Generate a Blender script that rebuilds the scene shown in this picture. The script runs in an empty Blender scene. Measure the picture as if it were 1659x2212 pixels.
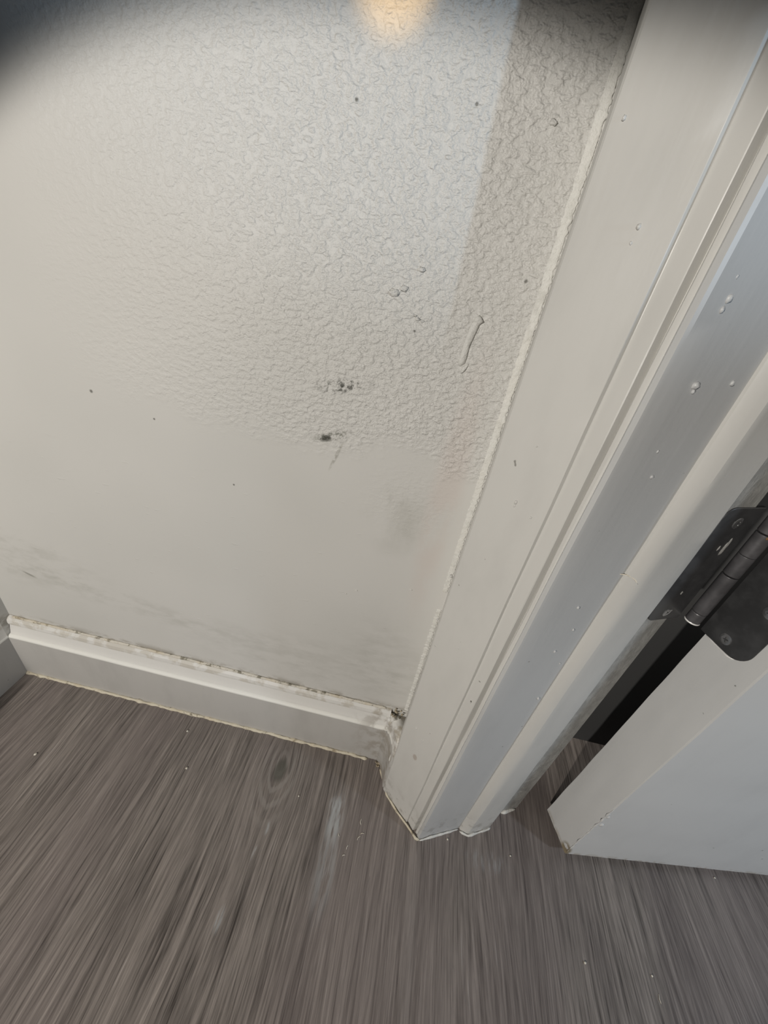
import bpy, bmesh, math, random
from mathutils import Vector, Matrix, noise
R = math.radians
rnd = random.Random(7)
scn = bpy.context.scene
C = scn.collection

# ------------------------------------------------------------------ camera
cam_d = bpy.data.cameras.new('camera'); cam = bpy.data.objects.new('camera', cam_d); C.objects.link(cam)
cam_d.sensor_fit = 'VERTICAL'; cam_d.sensor_height = 24.0; cam_d.lens = 24.0*830.0/2212.0
cam_d.clip_start = 0.01
cam.matrix_world = Matrix(((0.9758, -0.2126, 0.0519, -0.0319),
                           (0.1562,  0.5104, -0.8457, -0.2394),
                           (0.1533,  0.8333,  0.5312,  0.5000),
                           (0, 0, 0, 1)))
scn.camera = cam

# ------------------------------------------------------------------ light
w = bpy.data.worlds.new('world'); scn.world = w; w.use_nodes = True
w.node_tree.nodes['Background'].inputs[0].default_value = (0.80, 0.86, 1.0, 1)
w.node_tree.nodes['Background'].inputs[1].default_value = 0.02

def spot(name, loc, aim, power, col, half, blend, size):
    d = bpy.data.lights.new(name, 'SPOT'); o = bpy.data.objects.new(name, d); C.objects.link(o)
    o.location = loc; d.energy = power; d.color = col; d.spot_size = R(2*half); d.spot_blend = blend
    d.shadow_soft_size = size
    o.rotation_euler = (Vector(aim)-Vector(loc)).to_track_quat('-Z', 'Y').to_euler()
    return o
KEY = (-0.42, -0.80, 0.60)
spot('key_light', KEY, (-0.086, 0.0, 0.196), 24.8, (1.0, 0.955, 0.89), 25.5, 0.13, 0.010)  # unseen spot; cone edge shaped to darken the upper corners
# cool light from the room on the right, passing the door frame
a = R(-44.07)
c2 = Vector((0.0554, -0.0661))
cp = c2 + 0.80*Vector((math.cos(a), math.sin(a)))
spot('cool_light', (cp.x, cp.y, 0.60), (0.00, 0.012, 0.685), 10.5, (0.62, 0.80, 1.0), 15.0, 0.7, 0.014)
spot('cool_floor_light', (0.75, -0.33, 0.46), (0.34, -0.035, 0.17), 6.3, (0.74, 0.86, 1.0), 36, 0.9, 0.03)
spot('added_warm_glow', (-0.085, -0.50, 0.70), (-0.083, 0.012, 0.603), 9.0, (1.0, 0.62, 0.22), 2.5, 1.0, 0.004)  # added narrow spot, makes the warm glow at the wall's top edge

spot('gap_fill_light', (0.26, 0.030, 0.62), (0.27, 0.095, 0.12), 3.0, (1.0, 0.97, 0.92), 12, 0.8, 0.01)  # added unseen lamp, lifts the black behind the door gap

vs = scn.view_settings
vs.view_transform = 'Standard'; vs.look = 'None'; vs.gamma = 1.0; vs.use_curve_mapping = False
vs.exposure = 0.0

# ------------------------------------------------------------------ material helpers
class NT:
    def __init__(s, name):
        s.m = bpy.data.materials.new(name); s.m.use_nodes = True; s.t = s.m.node_tree
        s.n = s.t.nodes; s.b = s.n['Principled BSDF']
        s.co = s.n.new('ShaderNodeNewGeometry').outputs['Position']
    def lk(s, a, b):
        s.t.links.new(a, b)
    def put(s, sock, v):
        if isinstance(v, (int, float)): sock.default_value = v
        elif isinstance(v, tuple): sock.default_value = (*v, 1) if len(sock.default_value) == 4 and len(v) == 3 else v
        else: s.lk(v, sock)
    def math(s, op, a, b=0.0, c=None, clamp=False):
        n = s.n.new('ShaderNodeMath'); n.operation = op; n.use_clamp = clamp
        s.put(n.inputs[0], a); s.put(n.inputs[1], b)
        if c is not None: s.put(n.inputs[2], c)
        return n.outputs[0]
    def mapping(s, loc=(0, 0, 0), rot=(0, 0, 0), sc=(1, 1, 1), src=None):
        n = s.n.new('ShaderNodeMapping'); n.vector_type = 'POINT'
        n.inputs['Location'].default_value = loc; n.inputs['Rotation'].default_value = rot; n.inputs['Scale'].default_value = sc
        s.lk(src or s.co, n.inputs[0]); return n.outputs[0]
    def noise(s, vec, scale, detail=2.0, rough=0.5, dist=0.0):
        n = s.n.new('ShaderNodeTexNoise'); s.lk(vec, n.inputs['Vector'])
        n.inputs['Scale'].default_value = scale; n.inputs['Detail'].default_value = detail
        n.inputs['Roughness'].default_value = rough; n.inputs['Distortion'].default_value = dist
        return n.outputs['Fac']
    def ramp(s, f, a, b, lo=0.0, hi=1.0, smooth=True):
        n = s.n.new('ShaderNodeMapRange'); n.interpolation_type = 'SMOOTHSTEP' if smooth else 'LINEAR'
        s.put(n.inputs[0], f)
        n.inputs[1].default_value = a; n.inputs[2].default_value = b; n.inputs[3].default_value = lo; n.inputs[4].default_value = hi
        return n.outputs[0]
    def mix(s, f, a, b):
        n = s.n.new('ShaderNodeMix'); n.data_type = 'RGBA'
        s.put(n.inputs[0], f); s.put(n.inputs[6], a); s.put(n.inputs[7], b); return n.outputs[2]
    def sep(s, src=None):
        n = s.n.new('ShaderNodeSeparateXYZ'); s.lk(src or s.co, n.inputs[0]); return n.outputs
    def blob(s, c, r, rot=(0, 0, 0), soft=0.5):
        """1 inside an ellipsoid of radii r about c, falling to 0 at its edge"""
        v = s.n.new('ShaderNodeVectorMath'); v.operation = 'SUBTRACT'; s.lk(s.co, v.inputs[0]); v.inputs[1].default_value = c
        q = s.n.new('ShaderNodeVectorRotate'); q.rotation_type = 'EULER_XYZ'; s.lk(v.outputs[0], q.inputs[0]); q.inputs['Rotation'].default_value = rot
        m = s.n.new('ShaderNodeVectorMath'); m.operation = 'DIVIDE'; s.lk(q.outputs[0], m.inputs[0]); m.inputs[1].default_value = r
        l = s.n.new('ShaderNodeVectorMath'); l.operation = 'LENGTH'; s.lk(m.outputs[0], l.inputs[0])
        return s.ramp(l.outputs['Value'], 1.0, 1.0-soft)
    def bump(s, h, strength, dist, nrm=None):
        n = s.n.new('ShaderNodeBump'); n.inputs['Strength'].default_value = strength; n.inputs['Distance'].default_value = dist
        s.put(n.inputs['Height'], h)
        if nrm: s.lk(nrm, n.inputs['Normal'])
        return n.outputs[0]
    def done(s, col, rough, nrm=None, metal=0.0, spec=0.5):
        s.put(s.b.inputs['Base Color'], col); s.put(s.b.inputs['Roughness'], rough)
        s.b.inputs['Metallic'].default_value = metal; s.b.inputs['Specular IOR Level'].default_value = spec
        if nrm: s.lk(nrm, s.b.inputs['Normal'])
        return s.m

PAINT = (0.600, 0.588, 0.555)

def mat_wall():
    s = NT('wall_paint')
    x, y, z = s.sep()
    # edge of the skimmed smooth patch: below ~z 0.385, dips toward the frame, fades at left
    wob = s.noise(s.co, 22, 3)
    wob2 = s.noise(s.co, 120, 2)
    h = s.math('ADD', s.math('MULTIPLY', s.math('SUBTRACT', wob, 0.5), 0.05), s.math('MULTIPLY', s.math('SUBTRACT', wob2, 0.5), 0.02))
    edge = s.math('ADD', z, h)
    up = s.ramp(edge, 0.378, 0.405)
    left = s.ramp(s.math('ADD', x, s.math('MULTIPLY', h, 1.5)), -0.315, -0.235)
    right = s.ramp(x, -0.30, -0.02, 0.28, 1.0)
    mask = s.math('MULTIPLY', s.math('MULTIPLY', up, left), right)
    # smaller textured leftovers in the patch near the scuff
    left2 = s.math('MULTIPLY', s.blob((-0.03, 0.012, 0.355), (0.05, 0.1, 0.045), soft=0.9), 0.30)
    mask = s.math('MAXIMUM', mask, left2)
    n1 = s.noise(s.mapping(sc=(1, 1, 1.5)), 230, 2.5, 0.55, 0.1)
    n2 = s.noise(s.co, 420, 2.0, 0.5, 0.1)
    n3 = s.noise(s.co, 90, 1.0)
    tex = s.math('ADD', s.ramp(n1, 0.36, 0.70), s.math('MULTIPLY', n2, 0.85))
    tex = s.math('ADD', tex, s.math('MULTIPLY', n3, 0.4))
    tex = s.math('MULTIPLY', tex, mask)
    b = s.bump(tex, 0.85, 0.00078)
    fine = s.noise(s.mapping(sc=(1, 1, 2.2)), 420, 2)
    b = s.bump(fine, 0.10, 0.0005, b)
    # dents in the smooth patch
    d = s.math('MULTIPLY', s.ramp(s.noise(s.mapping(sc=(1, 1, 3)), 90, 1), 0.70, 0.78), s.ramp(z, 0.38, 0.30))
    b = s.bump(d, 0.25, 0.0008, b)
    col = PAINT
    tone = s.noise(s.co, 5, 2)
    col = s.mix(s.ramp(tone, 0.35, 0.7), (0.615, 0.602, 0.570), (0.572, 0.562, 0.530))
    grime = s.noise(s.mapping(sc=(1, 1, 0.5)), 30, 4, 0.6)
    def stain(c, r, col2, amt, rot=(0, 0, 0), lo=0.45, hi=0.6, src=None, soft=0.7):
        nonlocal col
        m = s.math('MULTIPLY', s.blob(c, r, rot, soft), s.ramp(src or grime, lo, hi))
        col = s.mix(s.math('MULTIPLY', m, amt), col, col2)
    speck = s.noise(s.co, 260, 3, 0.65)
    wisp = s.noise(s.mapping(sc=(1, 1, 2.5)), 45, 4, 0.6)
    stain((-0.0885, 0.012, 0.4310), (0.026, 0.05, 0.006), (0.10, 0.10, 0.085), 0.80, (0, R(14), 0), 0.50, 0.62, speck)
    stain((-0.0890, 0.012, 0.4295), (0.008, 0.05, 0.004), (0.05, 0.05, 0.04), 0.85, (0, R(14), 0), 0.38, 0.52, speck)
    stain((-0.0935, 0.012, 0.3945), (0.020, 0.05, 0.0045), (0.16, 0.16, 0.13), 0.80, (0, R(20), 0), 0.40, 0.58, speck)
    stain((-0.0975, 0.012, 0.3925), (0.006, 0.05, 0.0035), (0.04, 0.04, 0.03), 0.85, (0, R(24), 0), 0.30, 0.45, speck)
    stain((-0.0890, 0.012, 0.3800), (0.0018, 0.05, 0.016), (0.28, 0.27, 0.23), 0.6, (0, R(-20), 0), 0.3, 0.5, speck)
    stain((-0.044, 0.012, 0.3560), (0.016, 0.05, 0.009), (0.36, 0.35, 0.31), 0.7, (0, 0, 0), 0.40, 0.6)
    stain((-0.035, 0.012, 0.335), (0.045, 0.05, 0.04), (0.47, 0.46, 0.42), 0.6, (0, 0, 0), 0.35, 0.65)
    stain((-0.02, 0.012, 0.17), (0.055, 0.05, 0.075), (0.46, 0.45, 0.415), 0.55, (0, R(10), 0), 0.30, 0.80, wisp)
    stain((-0.10, 0.012, 0.14), (0.20, 0.05, 0.05), (0.47, 0.46, 0.425), 0.5, (0, 0, 0), 0.35, 0.75, wisp)
    stain((-0.40, 0.012, 0.19), (0.12, 0.05, 0.05), (0.45, 0.44, 0.40), 0.5, (0, R(-8), 0), 0.38, 0.75, wisp)
    stain((-0.30, 0.012, 0.165), (0.16, 0.05, 0.02), (0.44, 0.43, 0.39), 0.45, (0, R(-8), 0), 0.38, 0.72, wisp)
    stain((-0.405, 0.012, 0.1716), (0.010, 0.05, 0.0022), (0.25, 0.24, 0.21), 0.7, (0, R(-22), 0), 0.25, 0.4)
    stain((-0.005, 0.012, 0.355), (0.016, 0.05, 0.14), (0.60, 0.525, 0.48), 0.45, (0, 0, 0), 0.3, 0.5)
    # single small specks
    for c, r in (((-0.2763, 0.012, 0.3906), 0.0018), ((-0.1692, 0.012, 0.3371), 0.0012), ((-0.2291, 0.012, 0.3791), 0.0012),
                 ((0.0057, 0.012, 0.5053), 0.0014), ((-0.0393, 0.012, 0.5689), 0.0011), ((-0.049, 0.012, 0.471), 0.0010), ((-0.0955, 0.012, 0.5641), 0.0012)):
        stain(c, (r, 0.05, r), (0.10, 0.095, 0.08), 0.8, lo=-0.2, hi=-0.1)
    # dirt on top of the skirting
    band = s.math('MULTIPLY', s.ramp(z, 0.1035, 0.092), s.ramp(wisp, 0.42, 0.60))
    col = s.mix(s.math('MULTIPLY', band, 0.75), col, (0.30, 0.275, 0.23))
    return s.done(col, 0.52, b, spec=0.4)

def mat_paint(name, col=PAINT, rough=0.42, dirt=0.25, bumpy=0.25, rot=None):
    s = NT(name)
    g = s.noise(s.mapping(sc=(1, 1, 0.35)), 28, 4, 0.6)
    st = s.noise(s.mapping(sc=(1, 1, 0.04)), 260, 2, 0.5)
    c = s.mix(s.math('MULTIPLY', s.ramp(g, 0.45, 0.75), dirt), col, tuple(v*0.72 for v in col))
    sp = s.noise(s.co, 170, 1)
    c = s.mix(s.math('MULTIPLY', s.ramp(sp, 0.80, 0.83), 0.7), c, (0.14, 0.13, 0.11))
    b = s.bump(s.math('ADD', s.math('MULTIPLY', st, 0.6), s.noise(s.co, 60, 3)), bumpy, 0.0006)
    b = s.bump(s.noise(s.co, 500, 1), 0.06, 0.0004, b)
    return s, c, b

def mat_casing():
    s, c, b = mat_paint('casing_paint', PAINT, 0.40, 0.22)
    z = s.sep()[2]
    m = s.math('MULTIPLY', s.blob((0.0280, -0.0425, 0.112), (0.0025, 0.01, 0.0055)), 0.5)
    c = s.mix(m, c, (0.30, 0.22, 0.17))
    # scuffed and grimy foot
    g = s.noise(s.co, 70, 4, 0.65)
    c = s.mix(s.math('MULTIPLY', s.math('MULTIPLY', s.ramp(z, 0.05, 0.0), s.ramp(g, 0.48, 0.62)), 0.6), c, (0.25, 0.23, 0.20))
    return s.done(c, 0.40, b, spec=0.45)

def mat_jamb():
    s, c, b = mat_paint('jamb_paint', (0.520, 0.522, 0.515), 0.38, 0.2)
    x, y, z = s.sep()
    g = s.noise(s.co, 80, 4, 0.65)
    c = s.mix(s.math('MULTIPLY', s.math('MULTIPLY', s.ramp(z, 0.06, 0.0), s.ramp(g, 0.50, 0.62)), 0.55), c, (0.24, 0.23, 0.21))
    # bare, scuffed strip next to the hinge leaf
    n = s.noise(s.mapping(sc=(1, 1, 0.5)), 140, 4, 0.7)
    strip = s.ramp(x, 0.1445, 0.1465)
    worn = s.mix(s.ramp(n, 0.38, 0.62), (0.27, 0.265, 0.25), (0.36, 0.355, 0.335))
    flake = s.ramp(s.noise(s.co, 420, 2), 0.70, 0.74)
    worn = s.mix(s.math('MULTIPLY', flake, s.ramp(z, 0.26, 0.12)), worn, (0.62, 0.60, 0.56))
    c = s.mix(strip, c, worn)
    b = s.bump(s.math('MULTIPLY', n, strip), 0.8, 0.001, b)
    return s.done(c, 0.40, b, spec=0.45)

def mat_baseboard():
    s, c, b = mat_paint('baseboard_paint', (0.480, 0.465, 0.440), 0.40, 0.3)
    x, y, z = s.sep()
    g = s.noise(s.co, 60, 4, 0.6)
    c = s.mix(s.math('MULTIPLY', s.ramp(z, 0.066, 0.0695), 0.9), c, (0.74, 0.725, 0.69))  # cove coloured paler than the face, as if lit from above
    c = s.mix(s.math('MULTIPLY', s.ramp(z, 0.0660, 0.0672), s.math('MULTIPLY', s.ramp(z, 0.0700, 0.0692), 0.9)), c, (0.88, 0.87, 0.82))  # highlight on the lip painted in as a near-white line
    e = s.math('MULTIPLY', s.ramp(x, -0.05, 0.005), s.ramp(g, 0.42, 0.6))
    c = s.mix(s.math('MULTIPLY', e, 0.75), c, (0.30, 0.265, 0.22))
    t = s.math('MULTIPLY', s.ramp(z, 0.081, 0.084), s.ramp(g, 0.45, 0.58))
    c = s.mix(s.math('MULTIPLY', t, 0.45), c, (0.45, 0.40, 0.31))
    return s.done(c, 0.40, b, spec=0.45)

def mat_door():
    s, c, b = mat_paint('door_paint', (0.630, 0.628, 0.615), 0.38, 0.15, 0.2)
    x, y, z = s.sep()
    g = s.noise(s.co, 120, 3, 0.6)
    m = s.math('MULTIPLY', s.blob((0.2105, -0.048, 0.014), (0.007, 0.009, 0.014)), s.ramp(g, 0.40, 0.55))
    c = s.mix(s.math('MULTIPLY', m, 0.9), c, (0.20, 0.15, 0.07))
    m = s.math('MULTIPLY', s.ramp(z, 0.017, 0.0105), s.ramp(g, 0.45, 0.6))
    c = s.mix(s.math('MULTIPLY', m, 0.5), c, (0.33, 0.27, 0.18))
    return s.done(c, 0.36, b, spec=0.45)

def mat_caulk(name, col, dark, lo, hi, yellow=0.4):
    s = NT(name)
    g = s.noise(s.co, 150, 4, 0.65)
    g2 = s.noise(s.co, 45, 3)
    c = s.mix(s.ramp(g, lo, hi), dark, col)
    c = s.mix(s.math('MULTIPLY', s.ramp(g2, 0.5, 0.65), yellow), c, (0.60, 0.50, 0.34))
    return s.done(c, 0.6, s.bump(s.noise(s.co, 320, 3, 0.6), 0.8, 0.0012, s.bump(g, 0.7, 0.001)))

def mat_floor():
    s = NT('floor_vinyl')
    x, y, z = s.sep()
    # knot in the printed grain bends the lines round it
    kx, ky = -0.108, -0.040
    dx = s.math('SUBTRACT', x, kx); dy = s.math('SUBTRACT', y, ky)
    q = s.math('ADD', s.math('POWER', s.math('DIVIDE', dx, 0.022), 2), s.math('POWER', s.math('DIVIDE', dy, 0.050), 2))
    kn = s.math('EXPONENT', s.math('MULTIPLY', q, -1.0))
    low = s.noise(s.mapping(sc=(1, 0.18, 1)), 14, 2)
    xx = s.math('ADD', x, s.math('MULTIPLY', s.math('SUBTRACT', low, 0.5), 0.030))
    xx = s.math('ADD', xx, s.math('MULTIPLY', kn, s.math('MULTIPLY', dx, -0.75)))
    cb = s.n.new('ShaderNodeCombineXYZ'); s.lk(xx, cb.inputs[0]); s.lk(y, cb.inputs[1]); s.put(cb.inputs[2], 0.0)
    v = cb.outputs[0]
    g1 = s.noise(s.mapping(sc=(620, 17, 1), src=v), 1.0, 3, 0.65)
    g2 = s.noise(s.mapping(sc=(260, 8, 1), loc=(3, 7, 0), src=v), 1.0, 3, 0.6)
    g3 = s.noise(s.mapping(sc=(40, 3.0, 1), loc=(9, 2, 0), src=v), 1.0, 3, 0.6)
    g4 = s.noise(s.mapping(sc=(1300, 50, 1), loc=(1, 5, 0), src=v), 1.0, 2, 0.6)
    t = s.math('ADD', s.math('MULTIPLY', g1, 0.36), s.math('ADD', s.math('MULTIPLY', g2, 0.30), s.math('ADD', s.math('MULTIPLY', g3, 0.18), s.math('MULTIPLY', g4, 0.16))))
    col = s.mix(s.ramp(t, 0.38, 0.62, smooth=False), (0.050, 0.042, 0.037), (0.335, 0.292, 0.262))
    pore = s.math('MULTIPLY', s.ramp(g4, 0.60, 0.72), s.ramp(g2, 0.42, 0.6))
    col = s.mix(s.math('MULTIPLY', pore, 0.55), col, (0.045, 0.038, 0.034))
    pale = s.math('MULTIPLY', s.ramp(g1, 0.62, 0.74), s.ramp(g3, 0.45, 0.62))
    col = s.mix(s.math('MULTIPLY', pale, 0.55), col, (0.38, 0.36, 0.345))
    # warm / cool drift of the print
    dr = s.noise(s.mapping(sc=(9, 2.5, 1)), 1.0, 2)
    col = s.mix(s.math('MULTIPLY', s.ramp(dr, 0.42, 0.62), 0.30), col, (0.190, 0.155, 0.150))
    # cathedral arches at the knot
    qq = s.math('SQRT', s.math('ADD', s.math('POWER', s.math('DIVIDE', dx, 0.011), 2), s.math('POWER', s.math('DIVIDE', s.math('SUBTRACT', y, -0.028), 0.024), 2)))
    arch = s.math('SINE', s.math('MULTIPLY', s.math('ADD', qq, s.math('MULTIPLY', g2, 0.7)), 9.5))
    am = s.math('MULTIPLY', s.math('MULTIPLY', s.ramp(qq, 3.3, 1.2), s.ramp(y, -0.004, -0.03)), s.ramp(arch, -0.1, 0.9))
    col = s.mix(s.math('MULTIPLY', am, 0.55), col, (0.30, 0.275, 0.25))
    core = s.blob((-0.108, -0.036, 0), (0.0085, 0.016, 0.1), soft=0.5)
    col = s.mix(s.math('MULTIPLY', core, 0.75), col, (0.075, 0.075, 0.060))
    # scuffed paint smears
    sm = s.noise(s.mapping(sc=(200, 30, 1)), 1.0, 3, 0.6)
    def smear(c, r, amt, rz=0, col2=(0.42, 0.43, 0.43), lo=0.35, hi=0.6):
        nonlocal col
        m = s.math('MULTIPLY', s.blob((c[0], c[1], 0), (r[0], r[1], 0.1), (0, 0, R(rz)), 0.7), s.ramp(sm, lo, hi))
        col = s.mix(s.math('MULTIPLY', m, amt), col, col2)
    smear((-0.0345, -0.066), (0.012, 0.030), 0.75)
    smear((-0.036, -0.055), (0.011, 0.010), 0.65)
    smear((-0.033, -0.105), (0.014, 0.055), 0.38)
    smear((-0.103, -0.112), (0.0045, 0.010), 0.85, 0, lo=0.42, hi=0.55)
    smear((-0.101, -0.090), (0.003, 0.008), 0.6, 0)
    smear((-0.115, -0.160), (0.004, 0.012), 0.6, 0, lo=0.45)
    smear((0.054, -0.15), (0.0075, 0.09), 0.42, 0, (0.30, 0.265, 0.245), 0.2, 0.5)
    smear((0.130, -0.070), (0.03, 0.012), 0.30, 0, lo=0.45)
    b = s.bump(s.math('ADD', g1, s.math('MULTIPLY', pore, -0.8)), 0.30, 0.0007)
    return s.done(col, s.ramp(g2, 0.3, 0.7, 0.36, 0.50), b, spec=0.5)

def mat_metal(name, col, rough, metal=0.85, sc=60):
    s = NT(name)
    g = s.noise(s.co, sc, 3, 0.6)
    c = s.mix(s.ramp(g, 0.4, 0.7), col, tuple(v*1.5 for v in col))
    return s.done(c, s.ramp(g, 0.3, 0.7, rough*0.85, rough*1.15), s.bump(s.noise(s.co, 900, 1), 0.06, 0.0003), metal)

M = {}
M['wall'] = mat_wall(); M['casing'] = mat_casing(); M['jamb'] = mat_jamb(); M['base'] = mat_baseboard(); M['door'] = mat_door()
M['caulk_base'] = mat_caulk('old_caulk', (0.66, 0.60, 0.47), (0.20, 0.165, 0.11), 0.30, 0.42)
M['caulk_top'] = mat_caulk('dirty_caulk', (0.64, 0.60, 0.52), (0.22, 0.20, 0.15), 0.36, 0.50)
M['caulk_white'] = mat_caulk('white_caulk', (0.68, 0.67, 0.63), (0.60, 0.59, 0.55), 0.35, 0.5, 0.05)
M['grime'] = mat_caulk('grime', (0.42, 0.36, 0.26), (0.05, 0.04, 0.025), 0.42, 0.58)
M['filler'] = mat_caulk('filler', (0.63, 0.62, 0.585), (0.60, 0.59, 0.555), 0.3, 0.6, 0.0)
M['floor'] = mat_floor()
M['leaf'] = mat_metal('dark_hinge_metal', (0.050, 0.050, 0.051), 0.40, 0.25)
M['knuckle'] = mat_metal('worn_hinge_metal', (0.095, 0.092, 0.095), 0.40, 0.3)
M['screw'] = mat_metal('screw_metal', (0.28, 0.28, 0.285), 0.20, 0.8)
M['edge'] = mat_metal('edge_glint', (0.80, 0.79, 0.76), 0.30, 0.1)  # pale, barely metallic colour painting a glint on hinge edges
M['crumb'] = mat_caulk('crumb', (0.78, 0.74, 0.64), (0.60, 0.55, 0.45), 0.3, 0.5)
s_ = NT('gap_shade_paint'); M['dark'] = s_.done(s_.mix(s_.noise(s_.co, 8, 3), (0.05, 0.05, 0.052), (0.07, 0.069, 0.066)), 0.8)  # near-black colour stands for the shade beyond the gap

# ------------------------------------------------------------------ mesh helpers
def link(name, bm, mat, parent=None, smooth=False, kind=None, label=None, cat=None, group=None, recalc=True):
    if recalc: bmesh.ops.recalc_face_normals(bm, faces=bm.faces)
    me = bpy.data.meshes.new(name); bm.to_mesh(me); bm.free(); me.materials.append(mat)
    for p in me.polygons: p.use_smooth = True
    if not smooth: me.set_sharp_from_angle(angle=R(17))
    o = bpy.data.objects.new(name, me); C.objects.link(o)
    if parent is not None: o.parent = parent
    if kind: o['kind'] = kind
    if label: o['label'] = label
    if cat: o['category'] = cat
    if group: o['group'] = group
    return o

def loft(prof, z0, z1, n=60, jit=0.0, seed=0.0, freq=14.0, closed=True):
    """vertical extrusion of a plan outline with hand-made unevenness"""
    bm = bmesh.new(); rows = []
    for k in range(n+1):
        z = z0+(z1-z0)*k/n; row = []
        for i, (x, y) in enumerate(prof):
            dx = dy = 0.0
            if jit:
                dx = noise.noise(Vector((z*freq, i*0.37+seed, 1.3)))*jit
                dy = noise.noise(Vector((z*freq, i*0.37+seed, 7.7)))*jit
            row.append(bm.verts.new((x+dx, y+dy, z)))
        rows.append(row)
    m = len(prof)
    for k in range(n):
        for i in range(m if closed else m-1):
            j = (i+1) % m
            bm.faces.new((rows[k][i], rows[k][j], rows[k+1][j], rows[k+1][i]))
    if closed:
        bm.faces.new(rows[0]); bm.faces.new(rows[-1])
    return bm

def box(bm, lo, hi):
    r = bmesh.ops.create_cube(bm, size=1.0)
    for v in r['verts']:
        v.co = Vector([lo[i]+(hi[i]-lo[i])*(v.co[i]+0.5) for i in range(3)])

def bead(bm, pts, w, h, nrm, seg=None, rough=0.5, seed=0.0, freq=90.0, sides=7):
    """irregular bead of filler along pts; w half-width, h height along nrm"""
    P = [Vector(p) for p in pts]; nrm = Vector(nrm).normalized()
    L = [0.0]
    for a_, b_ in zip(P, P[1:]): L.append(L[-1]+(b_-a_).length)
    n = seg or max(4, int(L[-1]/0.0016)); rows = []
    for k in range(n+1):
        s = L[-1]*k/n; i = 0
        while i < len(P)-2 and s > L[i+1]: i += 1
        t = (s-L[i])/max(1e-9, L[i+1]-L[i]); c = P[i].lerp(P[i+1], t)
        d = (P[i+1]-P[i]).normalized(); side = d.cross(nrm).normalized()
        f = 1+rough*noise.noise(Vector((s*freq, seed, 0.0)))*1.3
        off = rough*w*0.7*noise.noise(Vector((s*freq*0.5, seed+9, 0.0)))
        taper = min(1.0, k/2.0+0.25, (n-k)/2.0+0.25)
        row = []
        for q in range(sides):
            an = math.pi*q/(sides-1)
            rr = 1+rough*0.5*noise.noise(Vector((s*freq*1.7, q*0.9, seed+3)))
            row.append(bm.verts.new(c+side*(math.cos(an)*w*f*taper*rr+off)+nrm*(math.sin(an)*h*f*taper*rr-0.0003)))
        rows.append(row)
    for a_, b_ in zip(rows, rows[1:]):
        for q in range(sides-1): bm.faces.new((a_[q], a_[q+1], b_[q+1], b_[q]))
        bm.faces.new((a_[-1], a_[0], b_[0], b_[-1]))
    bm.faces.new(rows[0]); bm.faces.new(list(reversed(rows[-1])))

def lump(bm, c, r, seed=0, squash=(1, 1, 1), amp=0.45, sub=2):
    res = bmesh.ops.create_icosphere(bm, subdivisions=sub, radius=1.0)
    for v in res['verts']:
        d = v.co.normalized(); k = 1+amp*noise.noise(d*1.7+Vector((seed*3.1, seed, 0)))
        v.co = Vector(c)+Vector((d.x*squash[0], d.y*squash[1], d.z*squash[2]))*r*k

def az(deg): return Vector((math.cos(R(deg)), math.sin(R(deg)), 0))

# ------------------------------------------------------------------ shell
TOP = 1.1
bm = bmesh.new(); box(bm, (-1.2, -1.6, -0.03), (1.5, 0.9, 0.0)); link('floor', bm, M['floor'], kind='structure', label='grey-brown wood-look vinyl floor with fine grain')
bm = bmesh.new(); box(bm, (-0.56, 0.012, 0.0), (0.0205, 0.10, TOP)); link('wall_back', bm, M['wall'], kind='structure', label='pale grey painted wall, orange-peel texture above a smooth patched area')
bm = bmesh.new(); box(bm, (-0.56, -0.16, 0.0), (-0.459, 0.012, TOP)); link('wall_left', bm, M['wall'], kind='structure', label='shaded return wall at the far left end of the skirting')
bm = bmesh.new(); box(bm, (0.13, 0.09, 0.0), (1.4, 0.14, TOP)); link('gap_shade_panel', bm, M['dark'], kind='structure', label='dark panel for the shade seen through the gap behind the door')  # dark panel added to give the shade beyond the hinge gap

# gouge / filled scar on the wall (part of the wall)
wall = bpy.data.objects['wall_back']
bm = bmesh.new()
bead(bm, [(-0.0138, 0.012, 0.4835), (-0.0150, 0.012, 0.4795), (-0.0166, 0.012, 0.470), (-0.0172, 0.012, 0.4620), (-0.0178, 0.012, 0.4565)], 0.0024, 0.0020, (0, -1, 0), rough=0.30, seed=3)
bead(bm, [(-0.0128, 0.012, 0.4590), (-0.0150, 0.012, 0.4560), (-0.0160, 0.012, 0.4525)], 0.0010, 0.0014, (0, -1, 0), rough=0.8, seed=5)
lump(bm, (-0.0140, 0.0115, 0.4825), 0.0026, 4, (1.1, 0.6, 1.0))
link('filler_ridge', bm, M['filler'], wall, smooth=True, label='raised curl of filler on the wall texture')
bm = bmesh.new()
for c, r in (((-0.0485, 0.012, 0.4775), 0.0013), ((-0.0455, 0.012, 0.4770), 0.0011), ((-0.0500, 0.012, 0.4790), 0.0008), ((-0.0510, 0.012, 0.5020), 0.0018), ((-0.0644, 0.0125, 0.4885), 0.0030), ((-0.0590, 0.0125, 0.4915), 0.0024),
             ((-0.0033, 0.012, 0.5669), 0.0016), ((-0.1740, 0.012, 0.1095), 0.0007), ((-0.0589, 0.012, 0.2550), 0.0010), ((-0.0680, 0.012, 0.2480), 0.0009), ((-0.0120, 0.012, 0.2700), 0.0010)):
    lump(bm, c, r, rnd.random()*9, (1.2, 0.7, 0.8))
link('paint_bump', bm, M['wall'], wall, smooth=True)

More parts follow.
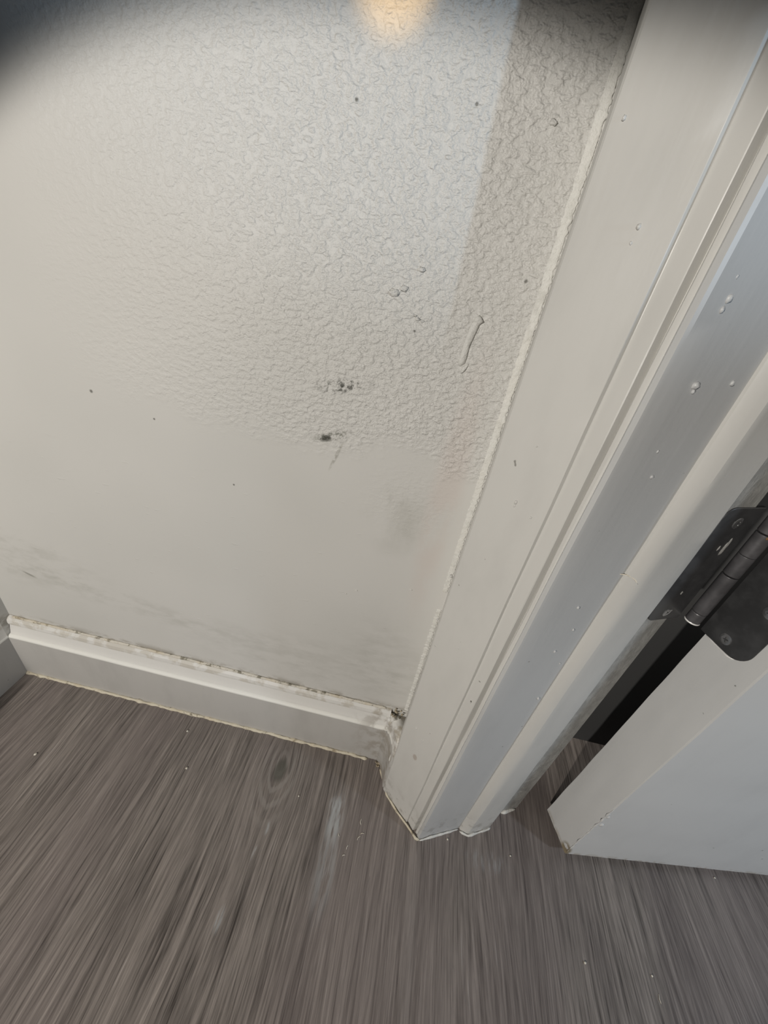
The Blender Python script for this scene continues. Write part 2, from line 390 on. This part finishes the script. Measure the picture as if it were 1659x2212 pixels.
# baseboard profile (y toward the room is negative, z up)
BP = [(0.0, 0.0), (0.0, 0.0655), (0.0006, 0.0682), (0.0018, 0.0690), (0.0042, 0.0698), (0.0052, 0.0722), (0.0060, 0.0750), (0.0069, 0.0780), (0.0076, 0.0808), (0.0078, 0.0818),
      (0.0066, 0.0824), (0.0064, 0.0850), (0.0072, 0.0885), (0.0092, 0.0912), (0.0120, 0.0922)]
def baseboard(p0, p1, inward):
    """p0->p1 along the wall; the face line lies on p0-p1, inward points into the wall"""
    bm = bmesh.new(); n = 70; rows = []
    p0 = Vector(p0); p1 = Vector(p1); q = Vector(inward)
    for k in range(n+1):
        c = p0.lerp(p1, k/n)
        row = []
        for i, (dy, z) in enumerate(BP):
            j = 0.00025*noise.noise(Vector((k*0.33, i*0.4, 2.0)))
            row.append(bm.verts.new(c+q*(dy+j)+Vector((0, 0, z + (j if z > 0.01 else 0)))))
        row.append(bm.verts.new(c+q*0.0135+Vector((0, 0, 0.0922)))); row.append(bm.verts.new(c+q*0.0135))
        rows.append(row)
    m = len(rows[0])
    for a_, b_ in zip(rows, rows[1:]):
        for i in range(m):
            bm.faces.new((a_[i], a_[(i+1) % m], b_[(i+1) % m], b_[i]))
    bm.faces.new(rows[0]); bm.faces.new(rows[-1])
    return bm
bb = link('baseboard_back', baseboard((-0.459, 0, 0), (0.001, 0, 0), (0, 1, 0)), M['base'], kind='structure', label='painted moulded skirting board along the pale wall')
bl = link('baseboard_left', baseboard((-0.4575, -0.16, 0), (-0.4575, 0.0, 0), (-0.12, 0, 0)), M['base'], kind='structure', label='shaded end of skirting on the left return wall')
bm = bmesh.new(); bead(bm, [(-0.459, -0.0006, 0), (-0.30, -0.0010, 0), (-0.15, -0.0008, 0), (-0.012, -0.0012, 0)], 0.0019, 0.0023, (0, -0.25, 1), rough=0.55, seed=1, freq=120)
link('floor_caulk_line', bm, M['caulk_base'], bb, smooth=True, label='yellowed caulk line where skirting meets floor')
bm = bmesh.new(); bead(bm, [(-0.455, 0.0108, 0.0920), (-0.25, 0.0108, 0.0922), (-0.005, 0.0106, 0.0922)], 0.0015, 0.0013, (0, -0.7, 0.7), rough=0.4, seed=2, freq=60)
link('top_caulk_line', bm, M['caulk_top'], bb, smooth=True, label='dirty caulk line on top of the skirting')
# broken filler where skirting meets the casing
bm = bmesh.new()
lump(bm, (0.0035, 0.006, 0.080), 0.0062, 2, (0.8, 0.9, 1.3), 0.5, 3)
lump(bm, (0.0055, 0.003, 0.066), 0.0058, 5, (0.9, 0.8, 1.6), 0.4, 3)
pa = [(-0.0020, 0.0004), (0.0030, -0.0045), (0.0062, -0.0120), (0.0092, -0.0205), (0.0107, -0.0272), (0.0150, -0.0260), (0.0190, 0.0110), (-0.0020, 0.0110)]
pb = [(-0.0010, 0.0055), (0.0035, 0.0020), (0.0068, -0.0050), (0.0096, -0.0120), (0.0118, -0.0200), (0.0150, -0.0200), (0.0190, 0.0110), (-0.0010, 0.0112)]
rows = []
for k in range(31):
    z = 0.086*k/30; t = min(1, max(0, (z-0.050)/0.030)); t = t*t*(3-2*t)
    rows.append([bm.verts.new((x0+(x1-x0)*t+0.0006*noise.noise(Vector((z*90, i_, 0))), y0+(y1-y0)*t+0.0006*noise.noise(Vector((z*90, i_, 5))), z-(0.004 if k == 30 else 0)*noise.random())) for i_, ((x0, y0), (x1, y1)) in enumerate(zip(pa, pb))])
for a_, b_ in zip(rows, rows[1:]):
    for q in range(8): bm.faces.new((a_[q], a_[(q+1) % 8], b_[(q+1) % 8], b_[q]))
bm.faces.new(rows[0]); bm.faces.new(rows[-1])
link('end_filler', bm, M['base'], bb, smooth=True, label='lumpy painted filler at the skirting end')
bm = bmesh.new()
for i in range(26):
    lump(bm, (0.002+rnd.gauss(0, 0.0032), -0.0045+rnd.gauss(0, 0.0026), abs(rnd.gauss(0.0006, 0.0012))), rnd.uniform(0.0006, 0.0017), rnd.random()*9, (1, 1, 0.8), 0.6, 1)
for i in range(16):
    lump(bm, (0.007+rnd.gauss(0, 0.003), 0.0075+rnd.gauss(0, 0.002), 0.0905+rnd.gauss(0, 0.0028)), rnd.uniform(0.0006, 0.0016), rnd.random()*9, (1, 1, 1), 0.6, 1)
link('corner_grime', bm, M['grime'], bb, label='dark gritty dirt stuck in the skirting corner')['kind'] = 'stuff'

# ------------------------------------------------------------------ door casing
c1 = Vector((0.0185, -0.0345, 0)); FU = az(-40.5); FN = az(-130.5)
def fp(s, n): v = c1+FU*s+FN*n; return (v.x, v.y)
prof = [(0.0205, 0.030), (0.0192, 0.0115), (0.0150, -0.008)]
prof += [fp(-0.0103, -0.0040), fp(-0.0102, -0.0022), fp(-0.0094, -0.0008), fp(-0.0080, 0.0)]
prof += [fp(0.002, 0.0001), fp(0.012, 0.0001), fp(0.022, 0.0), fp(0.0303, 0.0), fp(0.0306, -0.0002), fp(0.0313, -0.0022), fp(0.0317, -0.0023),
         fp(0.0360, -0.0016), fp(0.0398, -0.0012), fp(0.0403, -0.0015), fp(0.0421, -0.0056), fp(0.0425, -0.0058), fp(0.0427, -0.0030), fp(0.0433, -0.0023), fp(0.0450, -0.0020),
         fp(0.0470, -0.0021), fp(0.0482, -0.0028), fp(0.0488, -0.0042)]
prof += [(0.062, -0.052), (0.060, 0.030)]
cas = link('trim_1', loft(prof, 0.0, TOP, 160, 0.00045, 0.0, 16), M['casing'], kind='structure', label='pale grey moulded door casing with fine grooves')
# rough bright caulk down the join of wall and casing
bm = bmesh.new(); pts = [(0.0155, 0.0120, 0.095+i*0.02) for i in range(50)]
bead(bm, [p for p in pts if p[2] > 0.26], 0.0031, 0.0006, (-0.15, -1, 0), rough=0.28, seed=11, freq=420, seg=900, sides=9)
bead(bm, [(p[0]+0.0008, p[1], p[2]) for p in pts if p[2] < 0.275], 0.0024, 0.0010, (-0.15, -1, 0), rough=0.35, seed=13, freq=420, seg=280, sides=9)
link('wall_caulk_line', bm, M['caulk_white'], cas, smooth=True, label='rough white caulk line between wall and casing')
bm = bmesh.new(); bead(bm, [(0.0098, -0.0225, 0.050), (0.0110, -0.0185, 0.062), (0.0128, -0.0150, 0.074)], 0.0012, 0.0016, (-0.7, -0.7, 0.2), rough=0.4, seed=12)
link('caulk_flake', bm, M['caulk_white'], cas, smooth=True)
bm = bmesh.new()
bead(bm, [(0.0045, -0.0085, 0), (0.0100, -0.0195, 0), (0.0165, -0.0335, 0), (0.030, -0.0465, 0), (0.045, -0.0590, 0), (0.0535, -0.0665, 0), (0.0580, -0.0665, 0)], 0.0011, 0.0022, (0, 0, 1), rough=0.5, seed=21, freq=110)
link('foot_caulk_line', bm, M['caulk_base'], cas, smooth=True, label='caulk line at the foot of the casing')
def drops(name, items, parent, mat, nrm, sc=0.8):
    for x, y, z, r in items:
        bm = bmesh.new(); n = Vector(nrm)
        lump(bm, (0, 0, 0), r*sc, rnd.random()*9, (1, 1, 1.25), 0.45, 2)
        for v in bm.verts: v.co = Vector((x, y, z)) + v.co + n*(r*0.15)
        link(name, bm, mat, parent, smooth=True)
drops('paint_drip', [(0.0319, -0.0459, 0.5275, .0011), (0.0315, -0.0456, 0.5224, .0007), (0.0281, -0.0427, 0.4014, .0013), (0.0281, -0.0427, 0.3990, .0009), (0.0098, -0.0268, 0.3264, .0014),
      (0.0366, -0.0499, 0.3977, .0008), (0.0142, -0.0308, 0.2574, .0007), (0.0214, -0.0370, 0.1506, .0012), (0.0289, -0.0434, 0.1443, .0010),
      (0.0161, -0.0324, 0.5591, .0009), (0.0284, -0.0430, 0.2749, .0007), (0.0277, -0.0423, 0.4349, .0006), (0.0102, -0.0272, 0.2830, .0010), (0.0466, -0.0585, 0.2380, .0008)], cas, M['casing'], FN)

# ------------------------------------------------------------------ jamb and stop
JU = az(23.2); JN = az(-66.8)
jp = [(0.0545, -0.0640), (0.0560, -0.0662), (0.0580, -0.0658), (0.070, -0.0600), (0.085, -0.0536), (0.1004, -0.0468), (0.118, -0.0375), (0.136, -0.0282), (0.1470, -0.0226), (0.1536, -0.0196), (0.1600, -0.0168), (0.1685, -0.0131), (0.1695, -0.0120), (0.1660, -0.0030), (0.150, 0.030), (0.0615, 0.030)]
jam = link('trim_2', loft(jp, 0.0, TOP, 160, 0.0003, 5.0, 14), M['jamb'], kind='structure', label='grey painted door jamb facing the opening')
sp_ = [(0.1000, -0.0460), (0.1010, -0.0482), (0.1035, -0.0494), (0.1075, -0.0503), (0.1098, -0.0505), (0.1118, -0.0500), (0.1140, -0.0490), (0.1240, -0.0446), (0.1335, -0.0402), (0.1346, -0.0392), (0.1350, -0.0375), (0.1320, -0.0290), (0.115, -0.0370)]
stp = link('door_stop', loft(sp_, 0.0, TOP, 160, 0.0004, 9.0, 14), M['casing'], jam, smooth=False, label='raised door stop strip with a rounded painted edge')
bm = bmesh.new()
bead(bm, [(0.0575, -0.0672, 0), (0.075, -0.0592, 0), (0.099, -0.0485, 0)], 0.0012, 0.0022, (0, 0, 1), rough=0.5, seed=31, freq=110)
bead(bm, [(0.1005, -0.0500, 0), (0.1095, -0.0522, 0), (0.1180, -0.0484, 0), (0.1330, -0.0412, 0), (0.1355, -0.0388, 0)], 0.0012, 0.0021, (0, 0, 1), rough=0.6, seed=33, freq=110)
bead(bm, [(0.1490, -0.0225, 0), (0.1590, -0.0180, 0), (0.1665, -0.0150, 0)], 0.0020, 0.0030, (0, 0, 1), rough=0.6, seed=35, freq=90)
link('foot_caulk_line', bm, M['caulk_white'], jam, smooth=True, label='caulk line at the foot of the jamb')
drops('paint_drip', [(0.0741, -0.0581, 0.4790, .0019), (0.0748, -0.0579, 0.4765, .0011), (0.0669, -0.0612, 0.5097, .0016), (0.0665, -0.0614, 0.5060, .0013), (0.0653, -0.0619, 0.5163, .0008), (0.0622, -0.0632, 0.4889, .0006),
      (0.0796, -0.0557, 0.4361, .0011), (0.0824, -0.0545, 0.3469, .0012), (0.0890, -0.0517, 0.3259, .0011), (0.0849, -0.0534, 0.3050, .0012), (0.0955, -0.0489, 0.2483, .0014),
      (0.0747, -0.0578, 0.4491, .0008), (0.0921, -0.0504, 0.4815, .0012), (0.0953, -0.0490, 0.2901, .0008)], jam, M['jamb'], JN)
bm = bmesh.new()
bead(bm, [(0.0962, -0.0480, 0.3722), (0.1010, -0.0486, 0.3735), (0.1055, -0.0500, 0.3728), (0.1085, -0.0506, 0.3700)], 0.0005, 0.0006, (0.4, -0.9, 0), rough=0.5, seed=41)
link('stuck_fibre', bm, M['crumb'], stp, smooth=True, label='thin pale fibre stuck in the paint')

# ------------------------------------------------------------------ door slab
d1 = Vector((0.2003, -0.0112, 0)); d2 = Vector((0.2115, -0.0492, 0)); DU = (d2-d1).normalized(); DF = az(7.0)
EN = Vector((DU.y, -DU.x, 0))          # outward normal of the hinge edge
if EN.dot(Vector((-1, -1, 0))) < 0: EN = -EN
e1 = d1+DF*0.62; e2 = d2+DF*0.62
dp = [(d1+DF*0.0006), d1+DU*0.0006]
for k in range(1, 10): dp.append(d1.lerp(d2, k/10))
dp += [d2-DU*0.0008, d2+DF*0.0009]
for k in range(1, 14): dp.append(d2.lerp(e2, k/14))
dp += [e2, e1]
bm = loft([(p.x, p.y) for p in dp], 0.010, TOP, 200, 0.0004, 15.0, 25)
door = link('door_1', bm, M['door'], kind='structure', label='open painted door, its narrow hinge edge toward the frame')
bm = bmesh.new()
bead(bm, [tuple(d2+DF*0.0002+Vector((0, 0, z))) for z in (0.012, 0.03, 0.06, 0.09, 0.12)], 0.0007, 0.0006, tuple((DU-DF).normalized()), rough=0.9, seed=51, freq=160)
for z, r, o_ in ((0.1040, 0.0016, 0.003), (0.0870, 0.0022, 0.0045), (0.1100, 0.0013, 0.001)):
    p = d2+DF*o_; lump(bm, (p.x, p.y, z), r, z*99, (1.0, 0.45, 1.4), 0.4)
link('paint_ridge', bm, M['door'], door, smooth=True, label='ragged ridge of dried paint down the door corner')

# ------------------------------------------------------------------ hinge
KX, KY = 0.1862, -0.0112
hinge = bpy.data.objects.new('door_hinge', None); C.objects.link(hinge); hinge.location = (KX, KY, 0.318)
hinge['label'] = 'dark metal butt hinge joining the open door to the jamb'; hinge['category'] = 'hinge'
hinge.empty_display_size = 0.02
bpy.context.view_layer.update()
def rel(o):  # keep world-space vertex coordinates while parented to the hinge
    for v in o.data.vertices: v.co -= hinge.location
    return o
def plate(org, u, n, s0, s1, z0, z1, rad, t, round_left=False, round_right=True):
    """rounded plate in the plane (u, z), proud along n by t"""
    pts = []
    def corner(cx, cz, a0, a1, r):
        for k in range(9):
            an = R(a0+(a1-a0)*k/8); pts.append((cx+r*math.cos(an), cz+r*math.sin(an)))
    if round_left: corner(s0+rad, z0+rad, 180, 270, rad)
    else: pts.append((s0, z0))
    if round_right: corner(s1-rad, z0+rad, 270, 360, rad); corner(s1-rad, z1-rad, 0, 90, rad)
    else: pts.append((s1, z0)); pts.append((s1, z1))
    if round_left: corner(s0+rad, z1-rad, 90, 180, rad)
    else: pts.append((s0, z1))
    bm = bmesh.new(); A = []; B = []
    cs = sum(p[0] for p in pts)/len(pts); cz = sum(p[1] for p in pts)/len(pts)
    ring = lambda off, h: [bm.verts.new(org+u*(p[0]+(cs-p[0])*off)+Vector((0, 0, p[1]+(cz-p[1])*off))+n*h) for p in pts]
    r0 = ring(0, -0.0015); r1 = ring(0, t*0.75); r2 = ring(0.012, t)
    m = len(pts)
    for a_, b_ in ((r0, r1), (r1, r2)):
        for i in range(m): bm.faces.new((a_[i], a_[(i+1) % m], b_[(i+1) % m], b_[i]))
    bm.faces.new(r2); bm.faces.new(r0)
    return bm
jorg = Vector((0.1536, -0.0196, 0)); JU2 = az(24.0); JN2 = az(-66.0)
lj = rel(link('jamb_leaf', plate(jorg, JU2, JN2, -0.006, 0.0255, 0.3215, 0.4160, 0.007, 0.0010, True, False), M['leaf'], hinge, label='hinge leaf screwed to the jamb'))
ld = rel(link('door_leaf', plate(d1, DU, EN, -0.0035, 0.0300, 0.3140, 0.4080, 0.0125, 0.0008, False, True), M['leaf'], hinge, label='hinge leaf with rounded corners on the door edge'))
# pale bead standing in for the glint along the door leaf's lower edge
bm = bmesh.new(); ep = []
for k in range(0, 13):
    s = 0.0015+k*0.0018
    z = 0.3138 if s < 0.0175 else 0.3138+0.0125-math.sqrt(max(0, 0.0125**2-(s-0.0175)**2))
    p = d1+DU*s; ep.append((p.x, p.y, z-0.0002))
bead(bm, ep, 0.0008, 0.0016, tuple(EN), rough=0.15, seed=61)
rel(link('leaf_glint', bm, M['edge'], ld, smooth=True, label='painted glint along the lower edge of the door leaf'))
bpy.data.objects['leaf_glint'].parent = ld
def cyl(r, z0, z1, bev=0.0003, n=28):
    bm = bmesh.new(); rows = []
    for rr, z in ((r-bev*1.6, z0), (r-bev*0.4, z0+bev*0.5), (r, z0+bev*1.4), (r, z1-bev*1.4), (r-bev*0.4, z1-bev*0.5), (r-bev*1.6, z1)):
        rows.append([bm.verts.new((KX+rr*math.cos(2*math.pi*i/n), KY+rr*math.sin(2*math.pi*i/n), z)) for i in range(n)])
    for a_, b_ in zip(rows, rows[1:]):
        for i in range(n): bm.faces.new((a_[i], a_[(i+1) % n], b_[(i+1) % n], b_[i]))
    bm.faces.new(rows[0]); bm.faces.new(rows[-1]); return bm
for z0, z1 in ((0.3320, 0.3660), (0.3668, 0.3830), (0.3832, 0.4000), (0.4008, 0.4160)):
    rel(link('knuckle', cyl(0.0048, z0, z1), M['knuckle'], hinge, smooth=False))
rel(link('pin_cap', cyl(0.0047, 0.3222, 0.3316, 0.0006), M['knuckle'], hinge))
bm = bmesh.new(); n = 28
rows = [[bm.verts.new((KX+r*math.cos(2*math.pi*i/n), KY+r*math.sin(2*math.pi*i/n), z)) for i in range(n)] for r, z in ((0.0040, 0.3219), (0.0048, 0.3221), (0.0050, 0.3226), (0.0047, 0.3232))]
for a_, b_ in zip(rows, rows[1:]):
    for i in range(n): bm.faces.new((a_[i], a_[(i+1) % n], b_[(i+1) % n], b_[i]))
bm.faces.new(rows[0])
rel(link('pin_rim', bm, M['edge'], hinge, smooth=True, label='bright rim at the lower end of the hinge pin'))
bm = bmesh.new(); lump(bm, (KX-0.0010, KY-0.0046, 0.3990), 0.0011, 3, (1, 0.4, 1)); lump(bm, (KX+0.0012, KY-0.0046, 0.4000), 0.0008, 5, (1, 0.4, 1))
s_ = NT('rust'); rust = s_.done(s_.mix(s_.noise(s_.co, 600, 2), (0.20, 0.08, 0.02), (0.30, 0.20, 0.10)), 0.8)
rel(link('rust_spot', bm, rust, hinge, smooth=True, label='brown rust spot on the hinge barrel'))

def screw(org, u, n, s, z, parent, r=0.0050, tw=20):
    """countersunk cross-head screw: domed head with a cut cross"""
    up = Vector((0, 0, 1)); o = org+u*s+Vector((0, 0, z)); bm = bmesh.new(); N = 32; rings = []
    for rr, h in ((1.0, 0.0006), (0.96, 0.0011), (0.80, 0.0013), (0.50, 0.0014)):
        rings.append([bm.verts.new(o+(u*math.cos(2*math.pi*i/N)+up*math.sin(2*math.pi*i/N))*r*rr+n*h) for i in range(N)])
    # cross recess: inner outline follows a plus sign and sinks
    inner = []
    for i in range(N):
        th = 2*math.pi*i/N; k = abs(math.cos(2*(th-R(tw))))
        inner.append(bm.verts.new(o+(u*math.cos(th)+up*math.sin(th))*r*(0.16+0.30*k**3)+n*0.0013))
    rings.append(inner)
    rings.append([bm.verts.new(o+(v.co-o-n*0.0013)*0.55-n*0.0004) for v in inner])
    for a_, b_ in zip(rings, rings[1:]):
        for i in range(N): bm.faces.new((a_[i], a_[(i+1) % N], b_[(i+1) % N], b_[i]))
    bm.faces.new(rings[-1])
    # rim ring of the countersink
    rel(link('screw', bm, M['screw'], parent, smooth=False))
    bm = bmesh.new()
    a_ = [bm.verts.new(o+(u*math.cos(2*math.pi*i/N)+up*math.sin(2*math.pi*i/N))*r*1.14+n*0.0009) for i in range(N)]
    b_ = [bm.verts.new(o+(u*math.cos(2*math.pi*i/N)+up*math.sin(2*math.pi*i/N))*r*1.02+n*0.0002) for i in range(N)]
    for i in range(N): bm.faces.new((a_[i], a_[(i+1) % N], b_[(i+1) % N], b_[i]))
screw(d1, DU, EN, 0.0122, 0.3222, ld, 0.0042)
screw(d1, DU, EN, 0.0200, 0.3560, ld, 0.0042)
screw(jorg, JU2, JN2, 0.0098, 0.3288, lj, 0.0040, 50)
screw(jorg, JU2, JN2, 0.0102, 0.4050, lj, 0.0040, 35)
# old paint flecks on the jamb leaf
for s, z, r, q in ((0.0150, 0.3850, 0.0016, 3.2), (0.0160, 0.3890, 0.0012, 3.5), (0.0105, 0.3860, 0.0010, 2.0), (0.0085, 0.3480, 0.0010, 1.6)):
    p = jorg+JU2*s+JN2*0.0010; bm = bmesh.new(); lump(bm, (p.x, p.y, z), r, s*999, (0.7, 0.4, q), 0.5)
    rel(link('paint_fleck', bm, M['jamb'], lj, smooth=True))

# ------------------------------------------------------------------ crumbs and fibres on the floor
G1 = 'pale paint crumbs scattered on the floor'
spots = [(-0.2297, -0.0209, .0011, 'tiny pale crumb on the floor close below the middle of the skirting'),
         (-0.2083, -0.0573, .0012, 'tiny pale crumb on the floor further out from the middle of the skirting'),
         (-0.3672, -0.0798, .0013, 'tiny pale crumb on the floor at the far left'),
         (0.1551, -0.0601, .0008, 'tiny white crumb on the floor between the jamb foot and the door'),
         (0.2156, -0.1246, .0010, 'tiny white crumb on the open floor in front of the door corner'),
         (0.2774, -0.1212, .0008, 'tiny pale crumb on the floor next to the lone fibre'),
         (0.3829, -0.0323, .0008, 'tiny pale crumb on the floor close under the door face'),
         (0.0875, -0.0600, .0009, 'tiny white crumb right against the caulk at the jamb foot'),
         (-0.0790, -0.0560, .0008, 'tiny pale crumb on the floor right of the dark knot')]
for x, y, r, lb in spots:
    bm = bmesh.new(); lump(bm, (0, 0, r*0.7), r, rnd.random()*9, (1, 1, 0.8), 0.5, 2)
    o = link('paint_crumb', bm, M['crumb'], smooth=True, label=lb, cat='crumb', group=G1)
    o.location = (x, y, 0)
for x, y, an, L, lb in ((-0.0066, -0.0641, 100, .006, 'short straw fibre on the floor, nearest of them to the casing foot'),
                        (-0.0061, -0.0782, 60, .005, 'straw fibre lowest on the right of the small fibre cluster'),
                        (-0.0030, -0.0740, 20, .004, 'rightmost straw fibre of the small cluster below the casing'),
                        (-0.0161, -0.0880, 80, .004, 'straw fibre below the small cluster, right of the pale smear'),
                        (-0.0270, -0.0800, 120, .003, 'tiny straw fibre lying on the pale blue-grey floor smear'),
                        (0.2788, -0.1340, 90, .006, 'lone straw fibre on the open floor at lower right'),
                        (-0.0180, -0.0950, 30, .003, 'tiny straw fibre lowest beside the pale floor smear')):
    bm = bmesh.new(); h = L/2
    bead(bm, [(-h, 0, 0.0003), (-h*0.2, h*0.25, 0.0008), (h, -h*0.1, 0.0004)], 0.00030, 0.0005, (0, 0, 1), seg=10, rough=0.4, seed=an)
    o = link('straw_fibre', bm, M['crumb'], smooth=True, label=lb, cat='fibre', group='straw fibres scattered on the floor')
    o.location = (x, y, 0); o.rotation_euler.z = R(an)
